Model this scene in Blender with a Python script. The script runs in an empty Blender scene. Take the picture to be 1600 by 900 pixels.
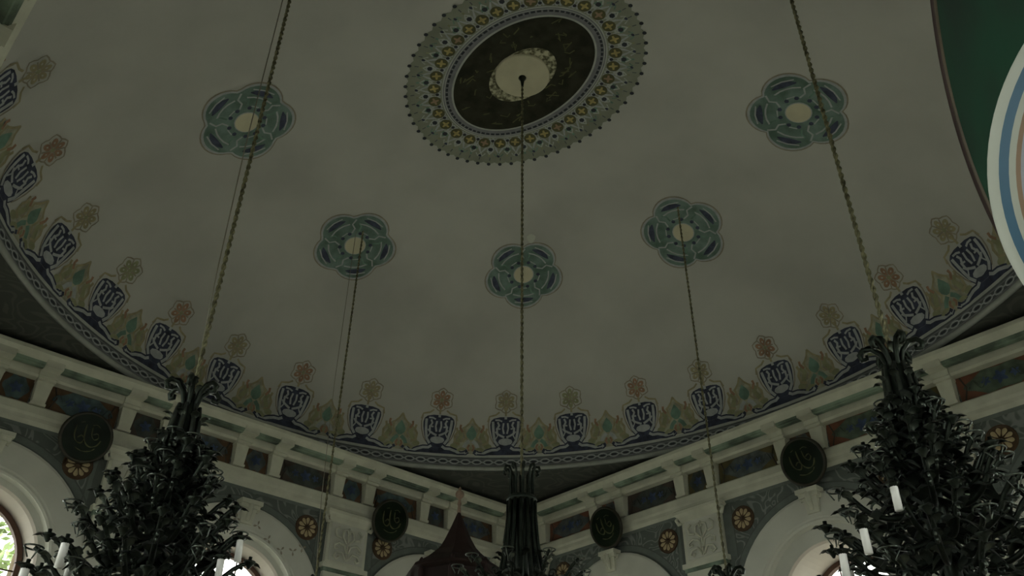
import bpy, bmesh, math, random
from math import sin, cos, pi, radians as R, sqrt, atan2
from mathutils import Vector, Matrix
random.seed(7)
scn = bpy.context.scene
col = scn.collection

# ---------------------------------------------------------------- camera, world, light, exposure
CAM = Vector((6.418, -5.945, 1.6))
FWD = Vector((-0.60999, 0.54917, 0.571246)); RGT = Vector((0.673228, 0.739391, 0.008073)); UPV = Vector((0.417941, -0.389503, 0.820739))
cd = bpy.data.cameras.new('camera'); cam = bpy.data.objects.new('camera', cd); col.objects.link(cam)
cd.sensor_width = 36; cd.lens = 1341.5 / 1600 * 36; cd.clip_start = .05; cd.clip_end = 400
m3 = Matrix((RGT, UPV, -FWD)).transposed()
cam.matrix_world = Matrix.Translation(CAM) @ m3.to_4x4()
scn.camera = cam

w = bpy.data.worlds.new('overcast_sky'); scn.world = w; w.use_nodes = True
bg = w.node_tree.nodes['Background']
bg.inputs[0].default_value = (0.93, 0.98, 0.90, 1); bg.inputs[1].default_value = 3.0

scn.view_settings.view_transform = 'Standard'; scn.view_settings.look = 'None'
scn.view_settings.gamma = 1; scn.view_settings.use_curve_mapping = False
scn.view_settings.exposure = 0.84

def sky_light(name, loc, rot, sx, sy, power):
    l = bpy.data.lights.new(name, 'AREA'); l.shape = 'RECTANGLE'; l.size = sx; l.size_y = sy; l.energy = power
    l.color = (0.95, 0.99, 0.90)
    o = bpy.data.objects.new(name, l); o.location = loc; o.rotation_euler = rot; col.objects.link(o); return o

# ---------------------------------------------------------------- materials
def mat(name, c, rough=.8, var=.12, scale=6, metal=0, bump=0, c2=None, detail=6, coord='Object', spec=.3, thr=(.35, .65)):
    m = bpy.data.materials.new(name); m.use_nodes = True; nt = m.node_tree; b = nt.nodes['Principled BSDF']
    b.inputs['Roughness'].default_value = rough; b.inputs['Metallic'].default_value = metal
    b.inputs['Specular IOR Level'].default_value = spec
    tc = nt.nodes.new('ShaderNodeTexCoord'); n = nt.nodes.new('ShaderNodeTexNoise')
    n.inputs['Scale'].default_value = scale; n.inputs['Detail'].default_value = detail
    nt.links.new(tc.outputs[coord], n.inputs['Vector'])
    r = nt.nodes.new('ShaderNodeValToRGB')
    r.color_ramp.elements[0].position = thr[0]; r.color_ramp.elements[1].position = thr[1]
    a = tuple(x * (1 - var) for x in c); z = c2 or tuple(min(1, x * (1 + var)) for x in c)
    r.color_ramp.elements[0].color = (*a, 1); r.color_ramp.elements[1].color = (*z, 1)
    nt.links.new(n.outputs['Fac'], r.inputs['Fac']); nt.links.new(r.outputs['Color'], b.inputs['Base Color'])
    if bump:
        bp = nt.nodes.new('ShaderNodeBump'); bp.inputs['Strength'].default_value = bump; bp.inputs['Distance'].default_value = .02
        nt.links.new(n.outputs['Fac'], bp.inputs['Height']); nt.links.new(bp.outputs['Normal'], b.inputs['Normal'])
    return m

def scroll_mat(name, base, line, scale=2.2, freq=9, rough=.85, width=.22):
    """flat painted arabesque: winding light lines over a darker ground"""
    m = bpy.data.materials.new(name); m.use_nodes = True; nt = m.node_tree; b = nt.nodes['Principled BSDF']
    b.inputs['Roughness'].default_value = rough
    tc = nt.nodes.new('ShaderNodeTexCoord'); n = nt.nodes.new('ShaderNodeTexNoise')
    n.inputs['Scale'].default_value = scale; n.inputs['Detail'].default_value = 1.0; n.inputs['Distortion'].default_value = .6
    nt.links.new(tc.outputs['Object'], n.inputs['Vector'])
    mu = nt.nodes.new('ShaderNodeMath'); mu.operation = 'MULTIPLY'; mu.inputs[1].default_value = freq
    pp = nt.nodes.new('ShaderNodeMath'); pp.operation = 'PINGPONG'; pp.inputs[1].default_value = .5
    nt.links.new(n.outputs['Fac'], mu.inputs[0]); nt.links.new(mu.outputs[0], pp.inputs[0])
    r = nt.nodes.new('ShaderNodeValToRGB'); r.color_ramp.elements[0].position = width * .5; r.color_ramp.elements[1].position = width
    r.color_ramp.elements[0].color = (*line, 1); r.color_ramp.elements[1].color = (*base, 1)
    nt.links.new(pp.outputs[0], r.inputs['Fac']); nt.links.new(r.outputs['Color'], b.inputs['Base Color'])
    return m

M = {}
M['dome'] = mat('dome_plaster', (.455, .455, .432), var=.09, scale=.6, detail=8, bump=0)
M['white'] = mat('white_stucco', (.53, .535, .45), var=.10, scale=3.5, bump=.15)
M['stone'] = mat('grey_white_archivolt_plaster', (.52, .525, .47), var=.06, scale=2)
M['reveal'] = mat('pinkish_reveal_plaster', (.55, .50, .45), var=.05, scale=2)
M['green_groove'] = mat('green_painted_groove', (.15, .20, .155), var=.45, scale=2.5, thr=(.4, .6))
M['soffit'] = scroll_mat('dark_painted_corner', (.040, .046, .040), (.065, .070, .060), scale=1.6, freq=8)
M['spandrel'] = scroll_mat('blue_grey_scroll_paint', (.095, .115, .105), (.20, .215, .205), scale=2.6, freq=8, width=.2)
M['spandrel_edge'] = mat('slate_border_paint', (.13, .15, .14), var=.1)
M['spandrel_line'] = mat('dark_slate_line_paint', (.09, .105, .095), var=.1)
M['navy'] = mat('navy_paint', (.040, .047, .078), var=.35, scale=9)
M['bluegrey'] = mat('pale_blue_grey_paint', (.37, .39, .41), var=.12, scale=9)
M['ochre'] = mat('ochre_paint', (.31, .275, .175), var=.15, scale=9)
M['redpaint'] = mat('brick_red_paint', (.30, .185, .125), var=.2, scale=9)
M['teal'] = mat('teal_paint', (.14, .235, .19), var=.25, scale=5)
M['olive'] = mat('olive_paint', (.26, .27, .165), var=.15, scale=6)
M['wash'] = mat('olive_ochre_wash', (.32, .315, .245), var=.25, scale=7)
M['brownline'] = mat('brown_outline_paint', (.27, .24, .19), var=.15, scale=6)
M['medteal'] = mat('teal_green_medallion_paint', (.13, .215, .175), var=.30, scale=3.5, c2=(.19, .27, .245))
M['meddark'] = mat('ink_blue_paint', (.055, .065, .105), var=.3, scale=8)
M['cream'] = mat('cream_paint', (.56, .53, .39), var=.06, scale=4)
M['black'] = mat('blackish_green_paint', (.024, .024, .014), var=.45, scale=5)
M['lavender'] = mat('lavender_grey_paint', (.20, .205, .225), var=.12, scale=9)
M['gold'] = mat('gold_yellow_paint', (.42, .34, .14), var=.2, scale=6)
M['olivedark'] = mat('dark_olive_paint', (.10, .10, .045), var=.2, scale=6)
M['ringgrey'] = mat('grey_green_ring_paint', (.235, .25, .20), var=.12, scale=2.5)
M['whiteline'] = mat('whitish_line_paint', (.42, .44, .42), var=.1, scale=6)
M['floral'] = mat('floral_cream_paint', (.13, .125, .07), var=.3, scale=14, c2=(.52, .50, .36), thr=(.42, .6))
M['rimlight'] = mat('pale_rim_moulding', (.30, .32, .30), var=.08)
M['banddark'] = mat('slate_band_paint', (.10, .112, .118), var=.15)
M['bandblack'] = mat('black_band_paint', (.035, .04, .05), var=.2)
M['metal'] = mat('dark_bronze', (.022, .028, .022), rough=.42, var=.5, scale=7, metal=.75)
M['metal2'] = mat('tarnished_bronze_leaf', (.085, .10, .085), rough=.28, var=.5, scale=7, metal=.8)
M['rope'] = mat('fibre_rope', (.10, .095, .05), rough=.7, var=.4, scale=20, c2=(.26, .25, .15))
M['cable'] = mat('grey_cable', (.25, .235, .19), rough=.6)
M['candle'] = mat('white_glass', (.85, .85, .83), rough=.2, var=.03, spec=.6)
M['brownframe'] = mat('brown_window_wood', (.09, .045, .03), rough=.6)
M['spire'] = mat('dark_red_brown_paint', (.020, .010, .009), rough=.75, var=.3, scale=3)
M['gilt'] = mat('dull_gilding', (.32, .26, .12), rough=.4, metal=.6, var=.2)
M['pinkgilt'] = mat('dull_pink_gilt', (.24, .17, .13), rough=.5, var=.2)
M['plaque'] = mat('blackish_green_lacquer', (.010, .016, .010), rough=.25, var=.35, scale=3, spec=.05)
M['plaqueframe'] = mat('blackened_frame', (.028, .026, .016), rough=.35, var=.3)
M['callig'] = mat('dull_gold_script', (.085, .09, .035), rough=.4, var=.3)
M['rosette'] = mat('dark_brown_rosette', (.07, .042, .022), rough=.7, var=.2)
M['petal'] = mat('tan_gold_petal', (.40, .32, .19), rough=.6, var=.15)
M['greenpanel'] = mat('deep_green_paint', (.011, .032, .020), rough=.8, var=.2, scale=2.5, c2=(.006, .048, .024))
M['darkrim'] = mat('black_brown_rim', (.035, .022, .020), rough=.4)
M['tanrim'] = mat('tan_gilt_rim', (.09, .07, .045), rough=.5)
M['whitelac'] = mat('white_lacquer', (.50, .53, .47), rough=.5, var=.04)
M['lilac'] = mat('pale_lilac_lacquer', (.40, .42, .48), rough=.5, var=.04)
M['blueband'] = mat('blue_band_paint', (.06, .15, .24), rough=.5, var=.1)
M['tanband'] = mat('tan_orange_band_paint', (.30, .20, .13), rough=.5, var=.1)
M['greyline'] = mat('grey_line_paint', (.27, .32, .38), rough=.5)
M['carpet'] = mat('muted_carpet', (.24, .22, .17), rough=.95, var=.2, scale=4)
M['leaf'] = mat('leaf_green', (.28, .36, .16), rough=.6, var=.5, scale=3)
M['bark'] = mat('bark', (.12, .09, .06), rough=.9)
M['ground'] = mat('ground', (.3, .3, .26), rough=.9)
for nm, c in (('fr_red', (.16, .068, .042)), ('fr_brown', (.105, .062, .035)), ('fr_olive', (.10, .085, .038)), ('fr_dark', (.07, .055, .045))):
    M[nm] = mat('frieze_' + nm[3:], c, var=.4, scale=2.5)
for nm, c in (('fc_green', (.085, .115, .085)), ('fc_grey', (.085, .10, .10)), ('fc_teal', (.07, .105, .11)), ('fc_dark', (.055, .065, .058))):
    M[nm] = mat('cartouche_' + nm[3:], c, var=.4, scale=5)
M['fblue'] = mat('blue_flower_paint', (.055, .085, .17), var=.4, scale=6)
# window glass: clear pane that lets daylight through
gm = bpy.data.materials.new('clear_glass'); gm.use_nodes = True; nt = gm.node_tree
for n in list(nt.nodes):
    if n.type == 'BSDF_PRINCIPLED': nt.nodes.remove(n)
tr = nt.nodes.new('ShaderNodeBsdfTransparent'); gl = nt.nodes.new('ShaderNodeBsdfGlossy'); gl.inputs['Roughness'].default_value = .02
mx = nt.nodes.new('ShaderNodeMixShader'); mx.inputs[0].default_value = .05
nt.links.new(tr.outputs[0], mx.inputs[1]); nt.links.new(gl.outputs[0], mx.inputs[2]); nt.links.new(mx.outputs[0], nt.nodes['Material Output'].inputs[0])
M['glass'] = gm

# ---------------------------------------------------------------- helpers
class MB:
    def __init__(s): s.v = []; s.f = []; s.mi = []; s.mats = []; s.smooth = []
    def mid(s, m):
        if m not in s.mats: s.mats.append(m)
        return s.mats.index(m)
    def add(s, vs, fs, m, smooth=False):
        o = len(s.v); i = s.mid(m); s.v.extend([tuple(v) for v in vs])
        for f in fs: s.f.append([o + k for k in f]); s.mi.append(i); s.smooth.append(smooth)
    def box(s, lo, hi, m):
        x0, y0, z0 = lo; x1, y1, z1 = hi
        s.add([(x0,y0,z0),(x1,y0,z0),(x1,y1,z0),(x0,y1,z0),(x0,y0,z1),(x1,y0,z1),(x1,y1,z1),(x0,y1,z1)],
              [(0,3,2,1),(4,5,6,7),(0,1,5,4),(1,2,6,5),(2,3,7,6),(3,0,4,7)], m)
    def frustum(s, c, a, b, m):   # box tapering: c centre xy, a=(hx,hy,z0), b=(hx,hy,z1)
        x, y = c
        vs = [(x+i*q[0], y+j*q[1], q[2]) for q in (a, b) for i, j in ((-1,-1),(1,-1),(1,1),(-1,1))]
        s.add(vs, [(0,3,2,1),(4,5,6,7),(0,1,5,4),(1,2,6,5),(2,3,7,6),(3,0,4,7)], m)
    def tube(s, pts, r, m, n=6, cap=True, flat=1.0):
        pts = [Vector(p) for p in pts]; rs = r if isinstance(r, (list, tuple)) else [r] * len(pts)
        vs = []; prev = None
        for i, p in enumerate(pts):
            t = (pts[min(i+1, len(pts)-1)] - pts[max(i-1, 0)]).normalized()
            if prev is None:
                a = Vector((0,0,1)) if abs(t.z) < .9 else Vector((1,0,0)); u = t.cross(a).normalized()
            else:
                u = (prev - t * prev.dot(t)).normalized()
            prev = u; v = t.cross(u)
            for k in range(n):
                a = 2*pi*k/n; vs.append(p + (u*cos(a) + v*sin(a)*flat) * rs[i])
        fs = [(i*n+k, i*n+(k+1) % n, (i+1)*n+(k+1) % n, (i+1)*n+k) for i in range(len(pts)-1) for k in range(n)]
        if cap: fs += [tuple(range(n))[::-1], tuple((len(pts)-1)*n+k for k in range(n))]
        s.add(vs, fs, m, True)
    def lathe(s, prof, m, n=16, c=(0,0,0), axis='z'):
        vs = []
        for r, z in prof:
            for k in range(n):
                a = 2*pi*k/n; p = (r*cos(a), r*sin(a), z)
                if axis == 'y': p = (r*cos(a), z, -r*sin(a))
                vs.append((p[0]+c[0], p[1]+c[1], p[2]+c[2]))
        fs = [(i*n+k, i*n+(k+1) % n, (i+1)*n+(k+1) % n, (i+1)*n+k) for i in range(len(prof)-1) for k in range(n)]
        s.add(vs, fs, m, True)
    def mesh(s, name):
        me = bpy.data.meshes.new(name); me.from_pydata(s.v, [], s.f)
        for m in s.mats: me.materials.append(M[m])
        me.polygons.foreach_set('material_index', s.mi); me.polygons.foreach_set('use_smooth', s.smooth); me.update()
        return me
    def build(s, name, parent=None, loc=None): return put(name, s.mesh(name), parent, loc)

def put(name, me, parent=None, loc=None, rot=None, scale=None):
    o = bpy.data.objects.new(name, me); col.objects.link(o); o.parent = parent
    if loc is not None: o.location = loc
    if rot is not None: o.rotation_euler = rot
    if scale is not None: o.scale = scale
    return o
def empty(name, loc=(0,0,0), rz=0): 
    o = put(name, None, None, loc, (0,0,rz)); o.empty_display_size = .2; return o
def tag(o, label=None, cat=None, group=None, kind=None):
    if label: o['label'] = label
    if cat: o['category'] = cat
    if group: o['group'] = group
    if kind: o['kind'] = kind
    return o
def copy_tree(o, parent=None):
    c = o.copy(); col.objects.link(c); c.parent = parent
    for ch in list(o.children): copy_tree(ch, c)
    return c

# ================================================================ the dome (ceiling)
A, B, ZR, HD = 6.902, 6.306, 8.10, 3.51
def dome(th, be, off=0.0):
    """point on the inside of the dome: th eccentric angle, be 0 at the rim to pi/2 at the crown"""
    x, y, z = A*cos(be)*cos(th), B*cos(be)*sin(th), ZR + HD*sin(be)
    n = Vector((x/A**2, y/B**2, (z-ZR)/HD**2)).normalized()
    return Vector((x, y, z)) - n*off
def W2(v): return tuple(v)
b = MB(); NT, NBE = 144, 48; vs = []; fs = []
for j in range(NBE):
    be = pi/2*j/NBE
    for i in range(NT): vs.append(dome(2*pi*i/NT, be))
vs.append((0,0,ZR+HD))
for j in range(NBE-1):
    for i in range(NT): fs.append((j*NT+i, (j+1)*NT+i, (j+1)*NT+(i+1) % NT, j*NT+(i+1) % NT))
for i in range(NT): fs.append(((NBE-1)*NT+i, len(vs)-1, (NBE-1)*NT+(i+1) % NT))
b.add(vs, fs, 'dome', True)
ceiling = tag(b.build('ceiling'), 'pale grey-green plastered oval dome with painted medallions and a floral border', kind='structure')

# mapping for border motifs: s metres along the rim, t metres up the dome
def rimpt(th0, s, t, off):
    ds = sqrt((A*sin(th0))**2 + (B*cos(th0))**2)
    return dome(th0 + s/ds, t/3.62, off)
# mapping for things around a centre on the dome (local tangent frame)
def capmap(th, be):
    p0 = dome(th, be); n = (dome(th, be, 1) - p0).normalized()
    e_t = (dome(th+.01, be) - dome(th-.01, be)).normalized(); e_m = (dome(th, be+.01) - dome(th, be-.01)).normalized()
    def f(u, v, off):
        q = p0 + e_t*u + e_m*v      # push out along n till it meets the dome
        a = (q.x/A)**2 + (q.y/B)**2 + ((q.z-ZR)/HD)**2
        bb = -2*(q.x*n.x/A**2 + q.y*n.y/B**2 + (q.z-ZR)*n.z/HD**2); cc = (n.x/A)**2 + (n.y/B)**2 + (n.z/HD)**2
        k = (-bb + sqrt(max(0, bb*bb - 4*cc*(a-1)))) / (2*cc)
        return q - n*k + n*off
    return f
def fill_polar(mb, fmap, rad, m, off, c=(0,0), n=36, rings=4, r0=0.0):
    """rad(a)->(x,y) outline around c; filled disc (or ring from fraction r0)"""
    vs = []; 
    for j in range(rings+1):
        k = r0 + (1-r0)*j/rings
        for i in range(n):
            a = 2*pi*i/n; x, y = rad(a); vs.append(fmap(c[0]+x*k, c[1]+y*k, off))
    fs = [(j*n+i, (j+1)*n+i, (j+1)*n+(i+1) % n, j*n+(i+1) % n) for j in range(rings) for i in range(n)]
    mb.add(vs, fs, m, True)
def stroke(mb, fmap, pts, wd, m, off, step=.06, closed=False):
    q = []
    pp = list(pts) + ([pts[0]] if closed else [])
    for a, c in zip(pp, pp[1:]):
        L = math.hypot(c[0]-a[0], c[1]-a[1]); k = max(1, int(L/step))
        for i in range(k): q.append((a[0]+(c[0]-a[0])*i/k, a[1]+(c[1]-a[1])*i/k))
    q.append(pp[-1]); vs = []
    for i, p in enumerate(q):
        a = q[max(0, i-1)] if not (closed and i == 0) else q[-2]; c = q[min(len(q)-1, i+1)] if not (closed and i == len(q)-1) else q[1]
        dx, dy = c[0]-a[0], c[1]-a[1]; L = math.hypot(dx, dy) or 1; w_ = wd(i/(len(q)-1)) if callable(wd) else wd
        nx, ny = -dy/L*w_/2, dx/L*w_/2
        vs += [fmap(p[0]+nx, p[1]+ny, off), fmap(p[0]-nx, p[1]-ny, off)]
    mb.add(vs, [(2*i, 2*i+1, 2*i+3, 2*i+2) for i in range(len(q)-1)], m, True)
def fill_prof(mb, fmap, rows, m, off, nx=4):
    """rows = [(t, s_left, s_right)]"""
    vs = [fmap(l+(r-l)*k/nx, t, off) for t, l, r in rows for k in range(nx+1)]
    fs = [(j*(nx+1)+k, j*(nx+1)+k+1, (j+1)*(nx+1)+k+1, (j+1)*(nx+1)+k) for j in range(len(rows)-1) for k in range(nx)]
    mb.add(vs, fs, m, True)
def arc(cx, cy, rx, ry, a0, a1, n=8): return [(cx+rx*cos(R(a0+(a1-a0)*i/n)), cy+ry*sin(R(a0+(a1-a0)*i/n))) for i in range(n+1)]
def mirror(p): return [(-x, y) for x, y in p]

# ---- rim, chain border
def band(mb, t0, t1, m, off, n=240, k=1):
    vs = [dome(2*pi*i/n, (t0+(t1-t0)*j/k)/3.62, off) for j in range(k+1) for i in range(n)]
    mb.add(vs, [(j*n+i, (j+1)*n+i, (j+1)*n+(i+1) % n, j*n+(i+1) % n) for j in range(k) for i in range(n)], m, True)
b = MB(); band(b, .055, .26, 'banddark', .006, k=2)
band(b, .235, .275, 'whiteline', .010); band(b, .065, .085, 'lavender', .010); band(b, .19, .203, 'lavender', .010)
b.build('border_band', ceiling)
b = MB(); NCH = 190
for i in range(NCH):
    th = 2*pi*i/NCH; fm = lambda s, t, o, th=th: rimpt(th, s, t, o)
    stroke(b, fm, arc(0, .138, .085, .042, 0, 360, 10), .024, 'bluegrey', .011, step=.05)
    stroke(b, fm, [(-.045, .138), (.045, .138)], .034, 'bandblack', .010, step=.1)
    stroke(b, fm, [(.088, .138), (.135, .138)], .024, 'bluegrey', .010, step=.1)
tag(b.build('chain_ornament', ceiling), kind='stuff')
# pale rim moulding round the springing of the dome
b = MB(); n = 240; prof = [(.0, .045), (-.03, .045), (-.045, .02), (-.035, -.01), (.0, -.03), (.05, -.03)]
vs = [((A+d)*cos(2*pi*i/n), (B+d)*sin(2*pi*i/n), ZR+z) for d, z in prof for i in range(n)]
b.add(vs, [(j*n+i, (j+1)*n+i, (j+1)*n+(i+1) % n, j*n+(i+1) % n) for j in range(len(prof)-1) for i in range(n)], 'rimlight', True)
b.build('rim_moulding', ceiling)

# ---- floral border units
VA = [98.8, 111.0, 123.3, 135.8, 147.8, 159.8, 171.7, 184.8, 197.8, 210.9, 222.6, 234.1, 245.8, 257.0, 268.6, 280.2, 291.2, 302.2]
VA += [302.2 + 12.05*k for k in range(1, 13)]
def vase_unit(th):
    fm = lambda s, t, o: rimpt(th, s, t, o)
    u = MB()
    # dark scalloped ground below the vase with pale swags
    fill_prof(u, fm, [(.285, -.46, .46), (.33, -.40, .40), (.36, -.25, .25), (.40, -.17, .17)], 'navy', .007)
    for sg in (1, -1):
        P = lambda pts: [(sg*x, y) for x, y in pts]
        stroke(u, fm, P([(.10, .43), (.16, .39), (.26, .385), (.36, .35), (.46, .30), (.54, .31), (.60, .36)]), .105, 'navy', .0085)
        stroke(u, fm, P([(.10, .43), (.16, .39), (.26, .385), (.36, .35), (.46, .30), (.54, .31), (.60, .36)]), .05, 'bluegrey', .010)
        stroke(u, fm, P([(.30, .30), (.42, .285), (.55, .29)]), .03, 'navy', .011)
    # vase body
    rows = [(.40, .10), (.44, .17), (.50, .215), (.58, .245), (.68, .275), (.78, .30), (.87, .31), (.94, .295), (.985, .24), (1.01, .12)]
    fill_prof(u, fm, [(t, -h, h) for t, h in rows], 'navy', .009, nx=6)
    # pale tracery
    fill_prof(u, fm, [(.475, -.02, .02), (.50, -.11, .11), (.54, -.14, .14), (.585, -.12, .12), (.61, -.05, .05)], 'bluegrey', .012)
    for sg in (1, -1):
        P = lambda pts: [(sg*x, y) for x, y in pts]
        stroke(u, fm, P([(.14, .47), (.205, .56), (.235, .70), (.25, .84), (.255, .93)]), .050, 'bluegrey', .012)
        stroke(u, fm, P([(.02, .63), (.09, .66), (.16, .70), (.17, .78), (.13, .86), (.16, .92)]), .04, 'bluegrey', .012)
        stroke(u, fm, P([(.03, .70), (.055, .80), (.04, .90)]), .035, 'bluegrey', .012)
        stroke(u, fm, P([(.07, .93), (.13, .955), (.21, .955)]), .03, 'bluegrey', .012)
        stroke(u, fm, P([(.16, .62), (.11, .60)]), .03, 'navy', .013)
        stroke(u, fm, P([(.10, .79), (.19, .80)]), .028, 'bluegrey', .012); stroke(u, fm, P([(.19, .60), (.15, .67), (.20, .74)]), .026, 'bluegrey', .012)
        stroke(u, fm, P([(.33, .98), (.35, .88), (.33, .74), (.28, .60), (.22, .50)]), .022, 'brownline', .008)
        # ochre outline leading up to the flower
        stroke(u, fm, P([(.36, .92), (.33, 1.02), (.20, 1.05), (.13, 1.10)]), .032, 'ochre', .007)
    stroke(u, fm, [(0, .97), (0, 1.03)], .05, 'bluegrey', .012)
    u.build('painted_vase', ceiling)
flower_cols = ['redpaint', 'ochre', 'redpaint', 'olive', 'ochre', 'redpaint', 'ochre']
def flower_unit(th, idx):
    fm = lambda s, t, o: rimpt(th, s, t, o); u = MB(); m = flower_cols[idx % 7]; c0 = 1.28
    stroke(u, fm, [(0, 1.03), (0, 1.18)], .04, 'ochre', .008)
    for k in range(6):
        a = pi/2 + 2*pi*k/6; cx, cy = .115*cos(a), c0 + .10*sin(a)
        rad = lambda q, a=a: (.075*cos(q)*cos(a) - .048*sin(q)*sin(a), .068*cos(q)*sin(a) + .046*sin(q)*cos(a))
        fill_polar(u, fm, rad, m, .009, (cx, cy), n=10, rings=1, r0=.25)
        stroke(u, fm, [(.03*cos(a+.5), c0+.03*sin(a+.5)), (.165*cos(a+.5), c0+.165*sin(a+.5))], .022, 'brownline', .010)
    fill_polar(u, fm, lambda q: (.035*cos(q), .035*sin(q)), 'olive', .010, (0, c0), n=8, rings=1)
    stroke(u, fm, [((.225+.025*cos(6*q))*cos(q+pi/2), c0 + (.185+.02*cos(6*q))*sin(q+pi/2)) for q in [2*pi*i/24 for i in range(24)]], .020, 'brownline', .007, closed=True)
    u.build('painted_flower', ceiling)
def leaf_unit(th, idx):
    fm = lambda s, t, o: rimpt(th, s, t, o); u = MB()
    fill_prof(u, fm, [(.30, -.40, .40), (.42, -.38, .38), (.55, -.34, .34), (.68, -.30, .30), (.78, -.24, .24), (.84, -.13, .13), (.92, -.05, .05), (.99, -.01, .01)], 'wash', .0065, nx=6)
    tc = ['teal', 'teal', 'teal'][idx % 3]
    fill_prof(u, fm, [(.58, -.03, .03), (.64, -.09, .09), (.70, -.10, .10), (.77, -.065, .065), (.83, -.02, .02), (.85, -.005, .005)], tc, .009)
    for sg in (1, -1):
        P = lambda pts: [(sg*x, y) for x, y in pts]
        stroke(u, fm, P([(0, .98), (.06, .88), (.15, .80), (.14, .70), (.10, .62), (.17, .54)]), .034, 'ochre', .008)
        stroke(u, fm, P([(.03, .56), (.10, .50), (.14, .42)]), .07, 'bluegrey' if idx % 2 else tc, .009)
        stroke(u, fm, P([(.30, .45), (.25, .56), (.20, .66), (.24, .76)]), .085, 'olive', .009)
        stroke(u, fm, P([(.22, .48), (.32, .52), (.33, .64), (.28, .72), (.30, .80)]), .045, 'ochre', .010)
        stroke(u, fm, P([(.18, .72), (.23, .80), (.22, .86)]), .045, 'redpaint', .010)
        stroke(u, fm, P([(.10, .40), (.20, .40), (.27, .34)]), .055, 'olive', .009)
        stroke(u, fm, P([(.03, .36), (.06, .42), (.03, .48)]), .04, 'redpaint', .011)
        stroke(u, fm, P([(.07, .33), (.10, .38)]), .05, 'navy', .011)
        stroke(u, fm, P([(.12, .30), (.24, .30), (.34, .335)]), .035, 'navy', .009)
        fill_polar(u, fm, lambda q: (.075*cos(q), .055*sin(q)), 'olive', .008, (sg*.33, .45), n=10, rings=1)
        fill_polar(u, fm, lambda q: (.05*cos(q), .075*sin(q)), 'brownline', .008, (sg*.20, .60), n=10, rings=1)
    fill_polar(u, fm, lambda q: (.028*cos(q), .045*sin(q)), 'olive', .012, (0, .41), n=8, rings=1)
    u.build('painted_leaf', ceiling)
VA = sorted((-a) % 360 for a in VA)
for i, a in enumerate(VA):
    vase_unit(R(a)); flower_unit(R(a), i)
    nx_ = VA[(i+1) % len(VA)] + (360 if i == len(VA)-1 else 0)
    leaf_unit(R((a+nx_)/2), i)

# ---- five-lobed medallions
def lobed(a, r, ph, amp=.13):
    rr = r*(1 - amp + amp*abs(cos(2.5*(a-ph)))**.8*1.6); return (rr*cos(a), rr*sin(a))
MED = [(180.2, .629, 20), (-134.2, .620, 54), (-92.5, .627, 30), (-50.8, .614, 66), (133.6, .620, 38), (0, .62, 10), (45, .62, 50), (90, .62, 30)]
for k, (tdeg, r, ph) in enumerate(MED):
    be = math.acos(r); fm = capmap(R(-tdeg), be); u = MB(); rr = .66; ph = R(ph)
    sx = lambda q: (q[0]*1.0, q[1]*1.0)
    fill_polar(u, fm, lambda a: lobed(a, rr*1.05, ph), 'brownline', .006, n=60, rings=4)
    fill_polar(u, fm, lambda a: lobed(a, rr*1.015, ph), 'bluegrey', .010, n=60, rings=4)
    fill_polar(u, fm, lambda a: lobed(a, rr*.96, ph), 'medteal', .014, n=60, rings=4)
    for j in range(5):
        a = ph + 2*pi*j/5
        rot = lambda x, y, a=a: (x*cos(a)-y*sin(a), x*sin(a)+y*cos(a))
        # dark crescent in each lobe with a pale leaf below it
        stroke(u, fm, [rot(rr*.83*cos(q)-.0, rr*.83*sin(q)) for q in [-.33, -.18, 0, .18, .33]], lambda t: .018+.085*sin(pi*t), 'meddark', .018)
        stroke(u, fm, [rot(rr*.92*cos(q), rr*.92*sin(q)) for q in [-.28, 0, .28]], .022, 'bluegrey', .019)
        stroke(u, fm, [rot(rr*.70*cos(q), rr*.70*sin(q)) for q in [-.45, -.2, 0, .2, .45]], .026, 'bluegrey', .018)
        a2 = a + pi/5; rot2 = lambda x, y, a=a2: (x*cos(a)-y*sin(a), x*sin(a)+y*cos(a))
        stroke(u, fm, [rot2(.27, -.05), rot2(.36, .0), rot2(.45, -.04), rot2(.55, .03)], .028, 'bluegrey', .018)
        stroke(u, fm, [rot2(.30, .07), rot2(.40, .11), rot2(.47, .08)], .03, 'teal', .018)
        for dq in (-.28, .28):
            x, y = rot(.265*cos(dq), .265*sin(dq))
            fill_polar(u, fm, lambda q: (.034*cos(q), .034*sin(q)), 'meddark', .019, (x, y), n=8, rings=1)
        stroke(u, fm, [rot(.30*cos(q), .30*sin(q)) for q in [-.2, .2]], .02, 'bluegrey', .018)
    fill_polar(u, fm, lambda a: (.19*cos(a), .19*sin(a)), 'bluegrey', .019, n=20, rings=2)
    med = u.build('painted_medallion', ceiling)
    d = MB(); fill_polar(d, fm, lambda a: (.175*cos(a), .175*sin(a)), 'cream', .024, n=24, rings=2); d.build('cream_disc', med)
# white repair patch next to the middle medallion
fm = capmap(R(134.2), math.acos(.62)); u = MB()
fill_polar(u, fm, lambda a: ((.075+.015*sin(3*a))*cos(a), .10*sin(a)), 'whitelac', .008, (-.14, .76), n=12, rings=1); u.build('plaster_patch', ceiling)
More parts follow.
